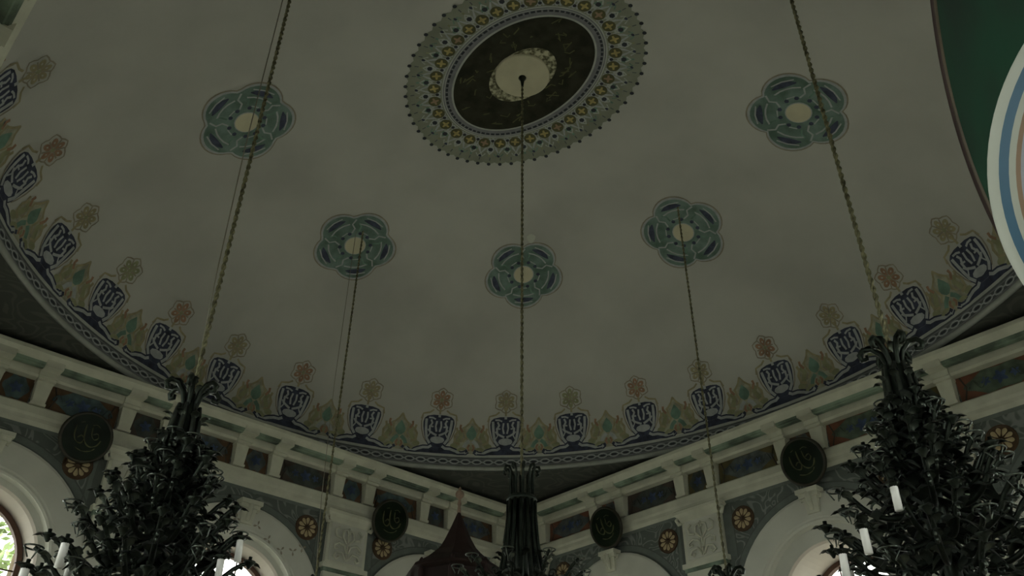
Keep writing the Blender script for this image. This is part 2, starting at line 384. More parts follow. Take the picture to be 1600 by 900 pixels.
# dark soot smudges
# ---- big central medallion
def capf(x, y, off):
    k = (x/A)**2 + (y/B)**2; return Vector((x, y, ZR + HD*sqrt(max(0, 1-k)) - off))
MA, MBB = 1.255, .85
def ell(d, sc=1.0): return lambda a: ((MA*sc+d)*cos(a), (MBB*sc+d)*sin(a))
def fringe(a):
    return ((MA+.70+.035*abs(cos(29*a)))*cos(a), (MBB+.70+.035*abs(cos(29*a)))*sin(a))
u = MB(); fill_polar(u, capf, fringe, 'ringgrey', .006, n=232, rings=3, r0=.5)
fill_polar(u, capf, ell(.185), 'whiteline', .010, n=96, rings=1, r0=.9)
fill_polar(u, capf, ell(.165), 'lavender', .013, n=96, rings=2, r0=.8)
for k in range(84):
    a = 2*pi*k/84; p = ell(.105)(a); q = ell(.105)(a+.052); stroke(u, capf, [p, q], .036, 'bandblack', .016, step=.1)
    stroke(u, capf, [ell(.14)(a-.02), ell(.14)(a+.06)], .012, 'whiteline', .017, step=.1)
fill_polar(u, capf, ell(.03), 'whiteline', .018, n=96, rings=1, r0=.85)
med = u.build('central_medallion', ceiling)
d = MB(); fill_polar(d, capf, ell(0), 'black', .022, n=96, rings=6); d.build('dark_oval_field', med)
def arclen_angles(n, d):
    N = 720; L = [0]
    for i in range(N):
        p, q = ell(d)(2*pi*i/N), ell(d)(2*pi*(i+1)/N); L.append(L[-1]+math.hypot(p[0]-q[0], p[1]-q[1]))
    out = []; j = 0
    for k in range(n):
        t = L[-1]*k/n
        while L[j+1] < t: j += 1
        out.append(2*pi*(j+(t-L[j])/(L[j+1]-L[j]))/N)
    return out
lat = MB(); NS = 34; an = arclen_angles(NS, .32)
def onb(a, d): return ell(d)(a)
for k, a in enumerate(an):
    am = (a + (an[(k+1) % NS] + (2*pi if k == NS-1 else 0)))/2; ap = am - (an[1]-an[0])
    da = (am-a)
    x, y = onb(a, .30)
    s_ = MB(); fill_polar(s_, capf, lambda q: (.098*cos(q), .098*sin(q)), 'olivedark', .012, (x, y), n=16, rings=1)
    t = a
    for q in range(4):
        aa = atan2(y, x) + q*pi/2; stroke(s_, capf, [(x, y), (x+.066*cos(aa), y+.066*sin(aa))], lambda t: .045-.02*t, 'gold' if k % 5 else 'tanband', .016, step=.1)
    s_.build('painted_star', med)
    stroke(lat, capf, [onb(a-da, .20), onb(a-da*.35, .42), onb(a, .52), onb(a+da*.35, .42), onb(a+da, .20)], .036, 'bluegrey', .010, step=.1)
    stroke(lat, capf, [onb(a-da, .42), onb(a-da*.5, .20)], .028, 'bluegrey', .010, step=.1)
    stroke(lat, capf, [onb(a+da, .42), onb(a+da*.5, .20)], .028, 'bluegrey', .010, step=.1)
    c = onb(a+da, .43)
    fill_polar(lat, capf, lambda q: (.042*cos(q), .042*sin(q)), 'bandblack', .013, c, n=6, rings=1)
    fill_polar(lat, capf, lambda q: (.065*cos(q), .065*sin(q)), 'teal' if k % 2 else 'bluegrey', .010, c, n=6, rings=1, r0=.65)
    fill_polar(lat, capf, lambda q: (.03*cos(q), .03*sin(q)), 'bandblack', .012, onb(a+da, .25), n=6, rings=1)
    fill_polar(lat, capf, lambda q: (.022*cos(q), .03*sin(q)), 'navy', .012, onb(a, .57), n=6, rings=1)
    stroke(lat, capf, [onb(a-da*.5, .52), onb(a-da*.25, .58), onb(a, .50), onb(a+da*.25, .58), onb(a+da*.5, .52)], .022, 'whiteline' if k % 2 else 'teal', .011, step=.1)
    stroke(lat, capf, [onb(a+da*.65, .46), onb(a+da, .53), onb(a+da*1.35, .46)], .026, 'whiteline', .011, step=.1)
    stroke(lat, capf, [onb(a+da*.65, .40), onb(a+da, .34), onb(a+da*1.35, .40)], .024, 'whiteline', .011, step=.1)
    stroke(lat, capf, [onb(a+da, .50), onb(a+da, .58)], .03, 'olive' if k % 3 else 'teal', .010, step=.1)
lat.build('lattice_band', med)
dots = MB()
for k in range(58):
    a = 2*pi*k/58; fill_polar(dots, capf, lambda q: (.032*cos(q), .032*sin(q)), 'bandblack', .013, ell(.735)(a), n=8, rings=1)
    stroke(dots, capf, [ell(.66)(a), ell(.60)(a)], .016, 'banddark', .012, step=.1)
dots.build('fringe_dots', med)
d = MB(); fill_polar(d, capf, lambda a: (.60*cos(a), .405*sin(a)), 'floral', .027, n=48, rings=3); d.build('floral_oval', med)
d = MB(); d.lathe([(.41, 0), (.41, -.03), (.39, -.045), (.20, -.05), (.19, -.06), (.05, -.065), (.0, -.065)], 'cream', 40, (0, 0, ZR+HD-.026)); tag(d.build('plaster_disc', med), 'round cream plaster disc with hook')
d = MB()
for k in range(40):   # faint tracery on the dark oval
    a = random.uniform(0, 2*pi); r = random.uniform(.55, .93); x, y = MA*r*cos(a), MBB*r*sin(a)
    stroke(d, capf, [(x, y), (x+random.uniform(-.1, .1), y+random.uniform(-.07, .07)), (x+random.uniform(-.15, .15), y+random.uniform(-.1, .1))], .02, 'olivedark', .026)
d.build('faint_tracery', med)
# hooks
for (x, y, z) in ((0, 0, ZR+HD-.10),):
    d = MB(); d.lathe([(.0, .04), (.05, .04), (.06, 0), (.03, -.05), (.018, -.16), (.0, -.17)], 'metal', 12, (x, y, z)); d.build('hook', med)

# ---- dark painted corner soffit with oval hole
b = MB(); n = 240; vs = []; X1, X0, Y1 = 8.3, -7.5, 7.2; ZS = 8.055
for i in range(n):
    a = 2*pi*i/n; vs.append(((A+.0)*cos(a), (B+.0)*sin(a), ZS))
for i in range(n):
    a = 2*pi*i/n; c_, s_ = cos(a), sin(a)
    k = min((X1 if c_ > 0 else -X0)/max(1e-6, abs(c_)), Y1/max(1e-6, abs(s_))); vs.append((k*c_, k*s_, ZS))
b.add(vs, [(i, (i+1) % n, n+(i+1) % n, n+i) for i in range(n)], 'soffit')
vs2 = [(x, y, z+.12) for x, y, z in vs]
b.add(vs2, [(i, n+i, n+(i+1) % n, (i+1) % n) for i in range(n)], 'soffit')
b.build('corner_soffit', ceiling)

# ================================================================ walls
# wall frame: local x along the wall, local y = distance into the room, z up
def bay_wall(name, loc, rz, xa, xb, bays, period, label, windows=True, detail=True, variants=None, cz=5.10, ri=.90, rw=.76, dp=.60):
    """xa/xb: where the wall plane meets its neighbours; bays: arch centres"""
    b = MB(); ro, rm = 1.59, 1.13; z0, z1 = 0.0, 7.97
    # wall plate with arched holes of radius rm
    edges = [xa-1] + [ (p+q)/2 for p, q in zip(bays, bays[1:])] + [xb+1]
    for i, c in enumerate(bays):
        l, r = edges[i], edges[i+1]; N = 28
        arcp = [(c + rm*cos(pi - pi*k/N), cz + rm*sin(pi - pi*k/N)) for k in range(N+1)]
        top = []
        for x, z in arcp:   # radial projection to the bay's outline
            dx, dz = x-c, z-cz; k = min((r-c if dx > 0 else c-l)/max(1e-6, abs(dx)), (z1-cz)/max(1e-6, dz)); top.append((c+dx*k, cz+dz*k))
        # corners
        vs = [(x, 0, z) for x, z in arcp] + [(x, 0, z) for x, z in top]
        fs = [(k, k+1, N+1+k+1, N+1+k) for k in range(N)]
        b.add(vs, fs, 'spandrel')
        for sx in (l, r):   # corner triangles left by the radial projection
            pts = [p for p in top]; 
            side = [p for p in top if abs(p[0]-sx) < 1e-4]; upper = [p for p in top if abs(p[1]-z1) < 1e-4]
            s_ = max(side, key=lambda p: p[1]); u_ = min(upper, key=lambda p: abs(p[0]-sx))
            b.add([(s_[0], 0, s_[1]), (u_[0], 0, u_[1]), (sx, 0, z1)], [(0, 1, 2)], 'spandrel')
        b.add([(l, 0, z0), (c-rm, 0, z0), (c-rm, 0, cz), (l, 0, cz)], [(0, 1, 2, 3)], 'white')
        b.add([(c+rm, 0, z0), (r, 0, z0), (r, 0, cz), (c+rm, 0, cz)], [(0, 1, 2, 3)], 'white')
        b.add([(c-rm, 0, z0), (c+rm, 0, z0), (c+rm, 0, 1.0), (c-rm, 0, 1.0)], [(0, 1, 2, 3)], 'white')
        # outer leaf: thickness, with the window hole
        arcw = [(c + rw*cos(pi - pi*k/N), cz + rw*sin(pi - pi*k/N)) for k in range(N+1)]
        top2 = []
        for x, z in arcw:
            dx, dz = x-c, z-cz; k = min((r-c if dx > 0 else c-l)/max(1e-6, abs(dx)), (z1-cz)/max(1e-6, dz)); top2.append((c+dx*k, cz+dz*k))
        b.add([(x, -(dp+.02), z) for x, z in arcw] + [(x, -(dp+.02), z) for x, z in top2], fs, 'white')
        for sx in (l, r):
            side = [p for p in top2 if abs(p[0]-sx) < 1e-4]; upper = [p for p in top2 if abs(p[1]-z1) < 1e-4]
            s_ = max(side, key=lambda p: p[1]); u_ = min(upper, key=lambda p: abs(p[0]-sx))
            b.add([(s_[0], -(dp+.02), s_[1]), (u_[0], -(dp+.02), u_[1]), (sx, -(dp+.02), z1)], [(0, 1, 2)], 'white')
        for x0_, x1_, za, zb in ((l, c-rw, z0, cz), (c+rw, r, z0, cz), (c-rw, c+rw, z0, 1.2)):
            b.add([(x0_, -(dp+.02), za), (x1_, -(dp+.02), za), (x1_, -(dp+.02), zb), (x0_, -(dp+.02), zb)], [(0, 1, 2, 3)], 'white')
        # steps of the recess: rm at 0 -> rm at -.07 -> ri at -.07 -> ri at -.12 -> rw at -dp
        prof = [(rm, 0, 'stone'), (rm-.02, -.07, 'stone'), (ri+.03, -.09, 'stone'), (ri, -.13, 'reveal'), (rw, -dp, 'reveal')]
        for (ra, ya, m), (rb, yb, _) in zip(prof, prof[1:]):
            pa = [(c-ra, ya, 1.0 + (.0 if ya > -.1 else .1))] + [(c+ra*cos(pi-pi*k/N), ya, cz+ra*sin(pi-pi*k/N)) for k in range(N+1)] + [(c+ra, ya, 1.0)]
            pb = [(c-rb, yb, 1.0 + (.0 if yb > -.1 else .2))] + [(c+rb*cos(pi-pi*k/N), yb, cz+rb*sin(pi-pi*k/N)) for k in range(N+1)] + [(c+rb, yb, 1.2)]
            K = len(pa); b.add(pa+pb, [(k, k+1, K+k+1, K+k) for k in range(K-1)] + [(K-1, 0, K, 2*K-1)], _ if ya > -.1 else 'reveal', False)
    b.add([(xa-1, -(dp+.02), z1), (xb+1, -(dp+.02), z1), (xb+1, 0, z1), (xa-1, 0, z1)], [(0, 1, 2, 3)], 'white')
    wall = tag(b.build(name, None, loc), label, kind='structure'); wall.rotation_euler = (0, 0, rz)
    # cornice: mitred extrusion
    def extrude(nm, prof, lab=None):
        e = MB()
        for (ya, za, m), (yb, zb, _) in zip(prof, prof[1:]):
            e.add([(xa+ya, ya, za), (xb-ya, ya, za), (xb-yb, yb, zb), (xa+yb, yb, zb)], [(0, 1, 2, 3)], m)
        o = e.build(nm, wall)
        if lab: o['label'] = lab
        return o
    extrude('cornice', [(-.69, 8.05, 'white'), (-.66, 7.97, 'white'), (.455, 7.97, 'white'), (.475, 7.955, 'white'), (.475, 7.90, 'white'), (.45, 7.875, 'white'), (.415, 7.835, 'white'), (.395, 7.805, 'green_groove'), (.375, 7.77, 'green_groove'), (.345, 7.765, 'green_groove'), (.33, 7.75, 'green_groove'), (.225, 7.765, 'green_groove'), (.215, 7.80, 'white'), (.205, 7.80, 'white')])
    extrude('cornice_lower_fillet', [(.0, 7.80, 'white'), (.185, 7.80, 'white'), (.185, 7.69, 'white'), (.15, 7.66, 'white'), (.0, 7.66, 'white')])
    extrude('frieze_sill', [(.0, 7.265, 'white'), (.075, 7.265, 'white'), (.10, 7.24, 'white'), (.10, 7.13, 'white'), (.08, 7.09, 'white'), (.08, 7.03, 'white'), (.045, 6.97, 'spandrel_edge'), (.0, 6.93, 'spandrel_edge')])
    # frieze panels, mini pilasters
    cs = []
    for c in bays: cs.append(c)
    for i in range(len(bays)-1): cs.append((bays[i]+bays[i+1])/2)
    cs += [bays[0]-period/2, bays[-1]+period/2]
    cs = sorted(c for c in cs if xa+.15 < c < xb-.15)
    sm = .213; hp = period/4
    pil = MB()
    pil.frustum((0, 0), (.085, .115, 7.26), (.115, .15, 7.66), 'white')
    pil.box((-.125, 0, 7.62), (.125, .20, 7.665), 'white'); pil.box((-.13, 0, 7.665), (.13, .235, 7.80), 'white'); pil.box((-.125, 0, 7.745), (.125, .425, 7.85), 'white'); pil.box((-.105, 0, 7.26), (.105, .135, 7.30), 'white')
    pil_me = pil.mesh('console_pilaster')
    def panel_me(w_, bgm, cm, fm_, small):
        q = MB(); h = .235
        q.box((-w_, .002, 7.25), (w_, .012, 7.70), bgm)
        n_ = 24
        pts = []
        for k in range(n_):
            a = 2*pi*k/n_; lob = 1 + .10*cos(4*a)
            pts.append((w_*.80*cos(a)*lob, .020, 7.475 + .185*sin(a)*(1+.12*cos(6*a))))
        q.add(pts + [(0, .022, 7.475)], [(k, (k+1) % n_, n_) for k in range(n_)], cm)
        for dx, r_ in ((0, .085), (-.20, .055), (.20, .055)) if not small else ((0, .075),):
            pts = [((dx + r_*(1+.35*cos(5*a))*cos(a)) , .028, 7.475 + r_*(1+.35*cos(5*a))*sin(a)) for a in [2*pi*k/20 for k in range(20)]]
            q.add(pts + [(dx, .03, 7.475)], [(k, (k+1) % 20, 20) for k in range(20)], fm_)
        if not small:
            for sg in (1, -1):
                q.tube([(sg*(.12+.02*k), .024, 7.475+.07*sin(k*.62)) for k in range(17)], .011, cm, 4)
                q.tube([(sg*(w_-.06), .018, 7.30), (sg*(w_-.12), .018, 7.475), (sg*(w_-.06), .018, 7.65)], .012, 'fr_dark', 4)
        return q.mesh('frieze_panel')
    V = variants
    for i, c in enumerate(cs):
        bgm, cm = V['small'][i % len(V['small'])]
        put('frieze_panel', panel_me(sm, bgm, cm, 'fblue', True), wall, (c, 0, 0))
        for sg in (1, -1):
            if xa+.15 < c+sg*(sm+.125) < xb-.15: put('console_pilaster', pil_me, wall, (c+sg*(sm+.12), 0, 0))
        if i < len(cs)-1:
            bgm, cm = V['long'][i % len(V['long'])]; wl = (cs[i+1]-c)/2 - sm - .24
            put('frieze_panel', panel_me(wl, bgm, cm, 'fblue', False), wall, ((c+cs[i+1])/2, 0, 0))
    for c, nb, sg in ((cs[0], xa, -1), (cs[-1], xb, 1)):   # end panels towards the corners
        x0_ = c+sg*(sm+.24); x1_ = nb-sg*.12
        if (x1_-x0_)*sg > .25:
            bgm, cm = V['long'][0]; put('frieze_panel', panel_me(abs(x1_-x0_)/2, bgm, cm, 'fblue', False), wall, ((x0_+x1_)/2, 0, 0))
    # arches
    am = MB(); N = 32
    prof = [(ro, 0), (ro, .045), (ro-.04, .06), (rm+.08, .06), (rm+.06, .045), (rm+.03, .05), (rm, .03), (rm, 0)]
    for (ra, ya), (rb, yb) in zip(prof, prof[1:]):
        pa = [(-ra, ya, 1.0)] + [(ra*cos(pi-pi*k/N), ya, cz+ra*sin(pi-pi*k/N)) for k in range(N+1)] + [(ra, ya, 1.0)]
        pb = [(-rb, yb, 1.0)] + [(rb*cos(pi-pi*k/N), yb, cz+rb*sin(pi-pi*k/N)) for k in range(N+1)] + [(rb, yb, 1.0)]
        K = len(pa); am.add(pa+pb, [(k, k+1, K+k+1, K+k) for k in range(K-1)], 'stone', False)
    am_me = am.mesh('arch_moulding')
    ed = MB()
    for ra, rb, y_, m in ((ro+.13, ro+.0, .004, 'spandrel_edge'), (ro+.035, ro, .008, 'spandrel_line'), (ro+.15, ro+.13, .008, 'spandrel_line')):
        pa = [(ra*cos(pi*.12+pi*.76*k/N), y_, cz+ra*sin(pi*.12+pi*.76*k/N)) for k in range(N+1)]; pb = [(rb*cos(pi*.12+pi*.76*k/N), y_, cz+rb*sin(pi*.12+pi*.76*k/N)) for k in range(N+1)]
        ed.add(pa+pb, [(k, k+1, N+2+k, N+1+k) for k in range(N)], m)
    ed_me = ed.mesh('painted_arch_border')
    ks = MB()
    zk = cz+ro
    ks.frustum((0, 0), (.10, .10, zk-.32), (.13, .15, zk-.02), 'white'); ks.box((-.19, 0, zk-.02), (.19, .21, zk+.05), 'white'); ks.box((-.165, 0, zk-.08), (.165, .17, zk-.02), 'white')
    for sg in (1, -1):
        ks.tube([(sg*.145, .09, zk-.03), (sg*.18, .09, zk-.06), (sg*.16, .09, zk-.10), (sg*.12, .09, zk-.09)], .022, 'white', 6)
    ks.tube([(0, .11, zk-.28), (0, .16, zk-.15), (0, .17, zk)], [.03, .045, .05], 'white', 6)
    ks_me = ks.mesh('keystone')
    # carved pilaster between arches
    cp = MB()
    cp.box((-.40, 0, 6.08), (.40, .085, 6.86), 'white')
    cp.box((-.345, .085, 6.14), (.345, .095, 6.80), 'stone')
    prof = [(.40, .09, 6.80), (.42, .12, 6.84), (.43, .14, 6.88), (.50, .20, 6.93), (.50, .20, 6.98), (.46, .17, 7.0)]
    for (ha_, ya, za), (hb, yb, zb) in zip(prof, prof[1:]):
        cp.add([(-ha_, ya, za), (ha_, ya, za), (hb, yb, zb), (-hb, yb, zb)], [(0, 1, 2, 3)], 'white')
        for sg in (1, -1): cp.add([(sg*ha_, ya, za), (sg*ha_, 0, za), (sg*hb, 0, zb), (sg*hb, yb, zb)], [(0, 1, 2, 3)], 'white')
    cp.box((-.45, 0, 6.00), (.45, .13, 6.08), 'white'); cp.box((-.42, 0, 5.94), (.42, .11, 6.0), 'green_groove')
    cp.box((-.40, 0, 1.0), (.40, .08, 5.94), 'white'); cp.box((-.30, .08, 1.3), (.30, .09, 5.8), 'stone')
    for sg in (1, -1):   # carved scrolls
        cp.tube([(sg*.02, .11, 6.18), (sg*.10, .12, 6.30), (sg*.22, .12, 6.28), (sg*.26, .12, 6.20), (sg*.20, .12, 6.17), (sg*.16, .12, 6.22)], .022, 'white', 5)
        cp.tube([(sg*.02, .11, 6.30), (sg*.06, .12, 6.42), (sg*.18, .12, 6.46), (sg*.27, .12, 6.40), (sg*.26, .12, 6.34), (sg*.19, .12, 6.36)], .020, 'white', 5)
        cp.tube([(sg*.02, .11, 6.46), (sg*.12, .12, 6.56), (sg*.10, .12, 6.68), (sg*.03, .12, 6.70), (sg*.02, .12, 6.64)], .020, 'white', 5)
        cp.tube([(sg*.14, .12, 6.54), (sg*.24, .12, 6.56), (sg*.27, .12, 6.66), (sg*.20, .12, 6.72)], .020, 'white', 5)
        cp.tube([(sg*.42, .10, 6.92), (sg*.49, .11, 6.86), (sg*.45, .10, 6.78), (sg*.40, .10, 6.80)], .035, 'white', 6)
    cp.tube([(0, .11, 6.16), (0, .12, 6.74)], .016, 'white', 5)
    cp_me = cp.mesh('carved_pilaster')
    # painted wheel rosette
    rs = MB(); rs.lathe([(.215, .004), (.215, .02), (.205, .03), (.19, .022)], 'rosette', 24, axis='y'); rs.lathe([(.19, .015), (0, .015)], 'rosette', 24, axis='y')
    rs_me = rs.mesh('wheel_rosette')
    pt = MB()
    pts = [(0, .028, .045), (-.022, .026, .09), (-.034, .026, .135), (-.02, .026, .162), (0, .028, .17), (.02, .026, .162), (.034, .026, .135), (.022, .026, .09)]
    pt.add(pts + [(0, .036, .12)], [(k, (k+1) % 8, 8) for k in range(8)], 'petal'); pt_me = pt.mesh('petal')
    hb_ = MB(); hb_.lathe([(.04, .015), (.035, .04), (0, .048)], 'rosette', 10, axis='y'); hb_me = hb_.mesh('hub')
    bd = MB()   # painted border following the pilaster in the spandrel
    for sg in (1, -1):
        bd.add([(sg*.52, .004, 6.0), (sg*.58, .004, 6.0), (sg*.58, .004, 6.93), (sg*.52, .004, 6.93)], [(0, 1, 2, 3)], 'spandrel_edge')
        bd.add([(sg*.40, .006, 5.9), (sg*.52, .006, 5.9), (sg*.52, .006, 6.95), (sg*.40, .006, 6.95)], [(0, 1, 2, 3)], 'spandrel_line' if sg > 0 else 'spandrel_edge')
        bd.add([(sg*.58, .006, 6.0), (sg*.60, .006, 6.0), (sg*.60, .006, 6.88), (sg*.58, .006, 6.88)], [(0, 1, 2, 3)], 'spandrel_line')
    bd_me = bd.mesh('painted_pilaster_border')
    for i, c in enumerate(bays):
        put('arch_moulding', am_me, wall, (c, 0, 0)); put('painted_arch_border', ed_me, wall, (c, 0, 0)); put('keystone', ks_me, wall, (c, 0, 0))
    mids = [c for c in [bays[0]-period/2] + [(p+q)/2 for p, q in zip(bays, bays[1:])] + [bays[-1]+period/2] if xa+.3 < c < xb-.3]
    for c in mids:
        put('carved_pilaster', cp_me, wall, (c, 0, 0)); put('painted_pilaster_border', bd_me, wall, (c, 0, 0))
        for sg in (1, -1):
            x = c+sg*.785
            if xa+.2 < x < xb-.2:
                r_ = put('wheel_rosette', rs_me, wall, (x, 0, 6.60))
                for k in range(10): put('petal', pt_me, r_, (0, 0, 0), (0, 2*pi*k/10, 0))
                put('hub', hb_me, r_, (0, 0, 0))
    # windows
    for i, c in enumerate(bays):
        global WN
        WN += 1
        f = MB(); N = 24
        for ra, rb, ya, yb in ((rw, rw, -dp, -(dp-.10)), (rw, rw-.07, -(dp-.10), -(dp-.10)), (rw-.07, rw-.07, -(dp-.10), -dp)):
            pa = [(-ra, ya, 1.2)] + [(ra*cos(pi-pi*k/N), ya, cz+ra*sin(pi-pi*k/N)) for k in range(N+1)] + [(ra, ya, 1.2)]
            pb = [(-rb, yb, 1.2)] + [(rb*cos(pi-pi*k/N), yb, cz+rb*sin(pi-pi*k/N)) for k in range(N+1)] + [(rb, yb, 1.2)]
            K = len(pa); f.add(pa+pb, [(k, k+1, K+k+1, K+k) for k in range(K-1)], 'brownframe')
        f.box((-rw, -dp, 1.2), (rw, -(dp-.10), 1.3), 'brownframe')
        wo = tag(f.build('window_%d' % WN, None, (0, 0, 0)), 'arched window with brown wooden frame', kind='structure')
        wo.matrix_world = wall_matrix(loc, rz) @ Matrix.Translation((c, 0, 0))
        g = MB(); rr = rw-.07
        for xx in (-.22, .22): g.tube([(xx, -(dp-.05), 1.3), (xx, -(dp-.05), cz + sqrt(rr*rr-xx*xx))], .012, 'brownframe', 6)
        for zz in [1.9+.64*k for k in range(6)]: 
            hw = rr if zz < cz else sqrt(max(.01, rr*rr-(zz-cz)**2)); g.tube([(-hw, -(dp-.05), zz), (hw, -(dp-.05), zz)], .012, 'brownframe', 6)
        g.build('glazing_bars', wo)
        g = MB(); pts = [(-rr, -(dp-.04), 1.3)] + [(rr*cos(pi-pi*k/N), -(dp-.04), cz+rr*sin(pi-pi*k/N)) for k in range(N+1)] + [(rr, -(dp-.04), 1.3)]
        g.add(pts, [tuple(range(len(pts)))], 'glass'); g.build('pane', wo)
    return wall
WN = 0
def wall_matrix(loc, rz): return Matrix.Translation(loc) @ Matrix.Rotation(rz, 4, 'Z')

VR = {'small': [('fr_olive', 'fc_dark'), ('fr_red', 'fc_grey'), ('fr_olive', 'fc_dark'), ('fr_brown', 'fc_grey')],
      'long': [('fr_red', 'fc_grey'), ('fr_red', 'fc_green'), ('fr_red', 'fc_green'), ('fr_olive', 'fc_grey'), ('fr_dark', 'fc_dark')]}
VL = {'small': [('fr_brown', 'fc_grey'), ('fr_dark', 'fc_dark'), ('fr_brown', 'fc_teal')], 'long': [('fr_brown', 'fc_grey'), ('fr_brown', 'fc_teal'), ('fr_dark', 'fc_dark')]}
# local x runs opposite to world X / Y on the two far walls
wall_right = bay_wall('wall_right', (0, 6.14, 0), pi, -7.4, 6.63, [-4.24, -.06, 4.12], 4.18, 'far right wall with white cornice, painted frieze panels and arched windows', variants=VR, cz=5.06, ri=.85, rw=.78, dp=.85)
wall_left = bay_wall('wall_left', (-6.63, 0, 0), -pi/2, -6.14, 6.14, [-3.83, .02, 3.87], 3.85, 'far left wall with white cornice, painted frieze panels and arched windows', variants=VL, cz=5.10, ri=1.0, rw=.93, dp=.50)
wall_near = bay_wall('wall_near', (0, -6.35, 0), 0, -6.63, 7.4, [-4.18, 0, 4.18], 4.18, 'near wall on the left edge with white cornice', variants=VR, cz=5.06)
wall_side = bay_wall('wall_side', (7.4, 0, 0), pi/2, -6.14, 6.14, [-3.85, 0, 3.85], 3.85, 'near right wall beside the viewer', variants=VL, cz=5.10)

b = MB(); b.box((-7.3, -6.8, -.1), (8.1, 6.8, 0), 'carpet'); tag(b.build('floor'), 'muted carpeted floor below the frame', kind='structure')
b = MB(); b.box((-40, -40, -.3), (40, 40, -.12), 'ground'); tag(b.build('courtyard_ground'), 'pale ground outside the windows', kind='structure')

# ================================================================ plaques on the far walls
def make_plaque(r=.40):
    root = empty('round_plaque')
    f = MB(); f.lathe([(r-.045, .03), (r-.03, .05), (r, .035), (r+.005, .0), (r-.01, -.02), (0, -.02)], 'plaqueframe', 40, axis='y'); f.build('frame', root)
    d = MB(); d.lathe([(r-.04, .032), (0, .036)], 'plaque', 40, axis='y'); d.build('panel', root)
    c = MB()
    def pen(p, w_):   # smooth reed-pen stroke through the points
        q = []
        for k in range(len(p)-1):
            a_, b_, c_, d_ = p[max(0, k-1)], p[k], p[k+1], p[min(len(p)-1, k+2)]
            for i in range(5):
                t = i/5; q.append(tuple(.5*(2*b_[m] + (c_[m]-a_[m])*t + (2*a_[m]-5*b_[m]+4*c_[m]-d_[m])*t*t + (3*b_[m]-a_[m]-3*c_[m]+d_[m])*t**3) for m in (0, 1)))
        q.append(p[-1]); n_ = len(q)
        c.tube([(x, .042, z) for x, z in q], [w_*(.45+.75*abs(sin(3*pi*i/n_))) for i in range(n_)], 'callig', 5, flat=.5)
    pen([(.20, .14), (.19, .0), (.14, -.09), (.06, -.11), (.03, -.04), (.08, .01), (.13, -.04)], .017)
    pen([(.06, .19), (.05, .05), (.0, -.08), (-.09, -.13), (-.18, -.09), (-.22, .0)], .018)
    pen([(-.04, .17), (-.06, .05), (-.12, -.01), (-.17, .03), (-.14, .09), (-.08, .06)], .015)
    pen([(.12, -.19), (.0, -.22), (-.12, -.19), (-.17, -.14)], .013)
    pen([(-.15, .19), (-.09, .22), (-.03, .20)], .010); pen([(.10, .22), (.15, .20)], .012)
    c.build('script', root)
    c = MB()
    return root
pl0 = make_plaque()
def place_plaque(wallloc, rz, x, z, label, first=None, d=.26, s=1.0):
    o = pl0 if first else copy_tree(pl0)
    o.matrix_world = wall_matrix(wallloc, rz) @ Matrix.Translation((x, d, z)) @ Matrix.Rotation(R(-16), 4, 'X') @ Matrix.Scale(s, 4)
    o['label'] = label; o['category'] = 'plaque'; o['group'] = 'round plaques hung on the walls'
    return o
WRl, WLl = (0, 6.14, 0), (-6.63, 0, 0)
place_plaque(WRl, pi, -.15, 7.09, 'round dark green plaque above the arch with the bright window', True, s=.95)
place_plaque(WRl, pi, 4.02, 7.09, 'small blackish round plaque above arch, first right of central chandelier', s=.95)
place_plaque(WLl, -pi/2, -2.64, 7.03, 'blackish green round plaque between far left wall pilaster and the dark spire', s=.95)
place_plaque(WLl, -pi/2, 2.80, 6.94, 'round dark plaque with a bright reflection, left of left chandelier', s=.93)

# small dark sprig marks on the left wall's middle arch
sp = MB()
for (y_, z_) in ((.02, 6.42), (.20, 6.40), (.42, 6.22), (.68, 6.10), (.90, 6.13), (1.06, 6.22), (-.18, 6.43)):
    for k in range(3):
        a = pi/2 + 2*pi*k/3 + y_; sp.add([(-y_, .066, z_), (-y_+.055*cos(a-.35), .066, z_+.055*sin(a-.35)), (-y_+.085*cos(a), .066, z_+.085*sin(a)), (-y_+.055*cos(a+.35), .066, z_+.055*sin(a+.35))], [(0, 1, 2, 3)], 'brownline')
sp.build('painted_sprigs', wall_left)

# ================================================================ chandeliers
def helix(z0, z1, r, ph, pitch=.16, st=10):
    n = int((z1-z0)/pitch*st); return [(r*cos(ph+2*pi*i/st), r*sin(ph+2*pi*i/st), z0+(z1-z0)*i/n) for i in range(n+1)]
def make_rope(parent, L, r=.009, cable=None):
    q = MB(); 
    for ph in (0, pi): q.tube(helix(-.05, L, r, ph), r*1.05, 'rope', 5)
    q.build('rope', parent)
    if cable:
        q = MB(); dx, dy, rr_ = cable; q.tube([(0, 0, .05), (dx*.6, dy*.6, 1.2), (dx, dy, L*.5), (dx, dy, L)], rr_, 'cable', 5); q.build('cable', parent)
def leafshape(q, base, dirv, L, wd, m='metal2'):
    """curled acanthus leaf"""
    d = Vector(dirv).normalized(); side = d.cross(Vector((0, 0, 1))); side = side.normalized() if side.length > .1 else Vector((1, 0, 0))
    vs = []; n = 6
    for i in range(n+1):
        t = i/n; p = Vector(base) + d*L*t + Vector((0, 0, .35*L*sin(pi*t)*.8 - .15*L*t)); w_ = wd*sin(pi*min(1, t*.85+.12))*(1+.18*(-1)**i)
        vs += [p - side*w_ + Vector((0, 0, -w_*.3)), p + Vector((0, 0, w_*.25)), p + side*w_ + Vector((0, 0, -w_*.3))]
    fs = []
    for i in range(n): fs += [(3*i, 3*i+1, 3*i+4, 3*i+3), (3*i+1, 3*i+2, 3*i+5, 3*i+4)]
    q.add(vs, fs, m, True)
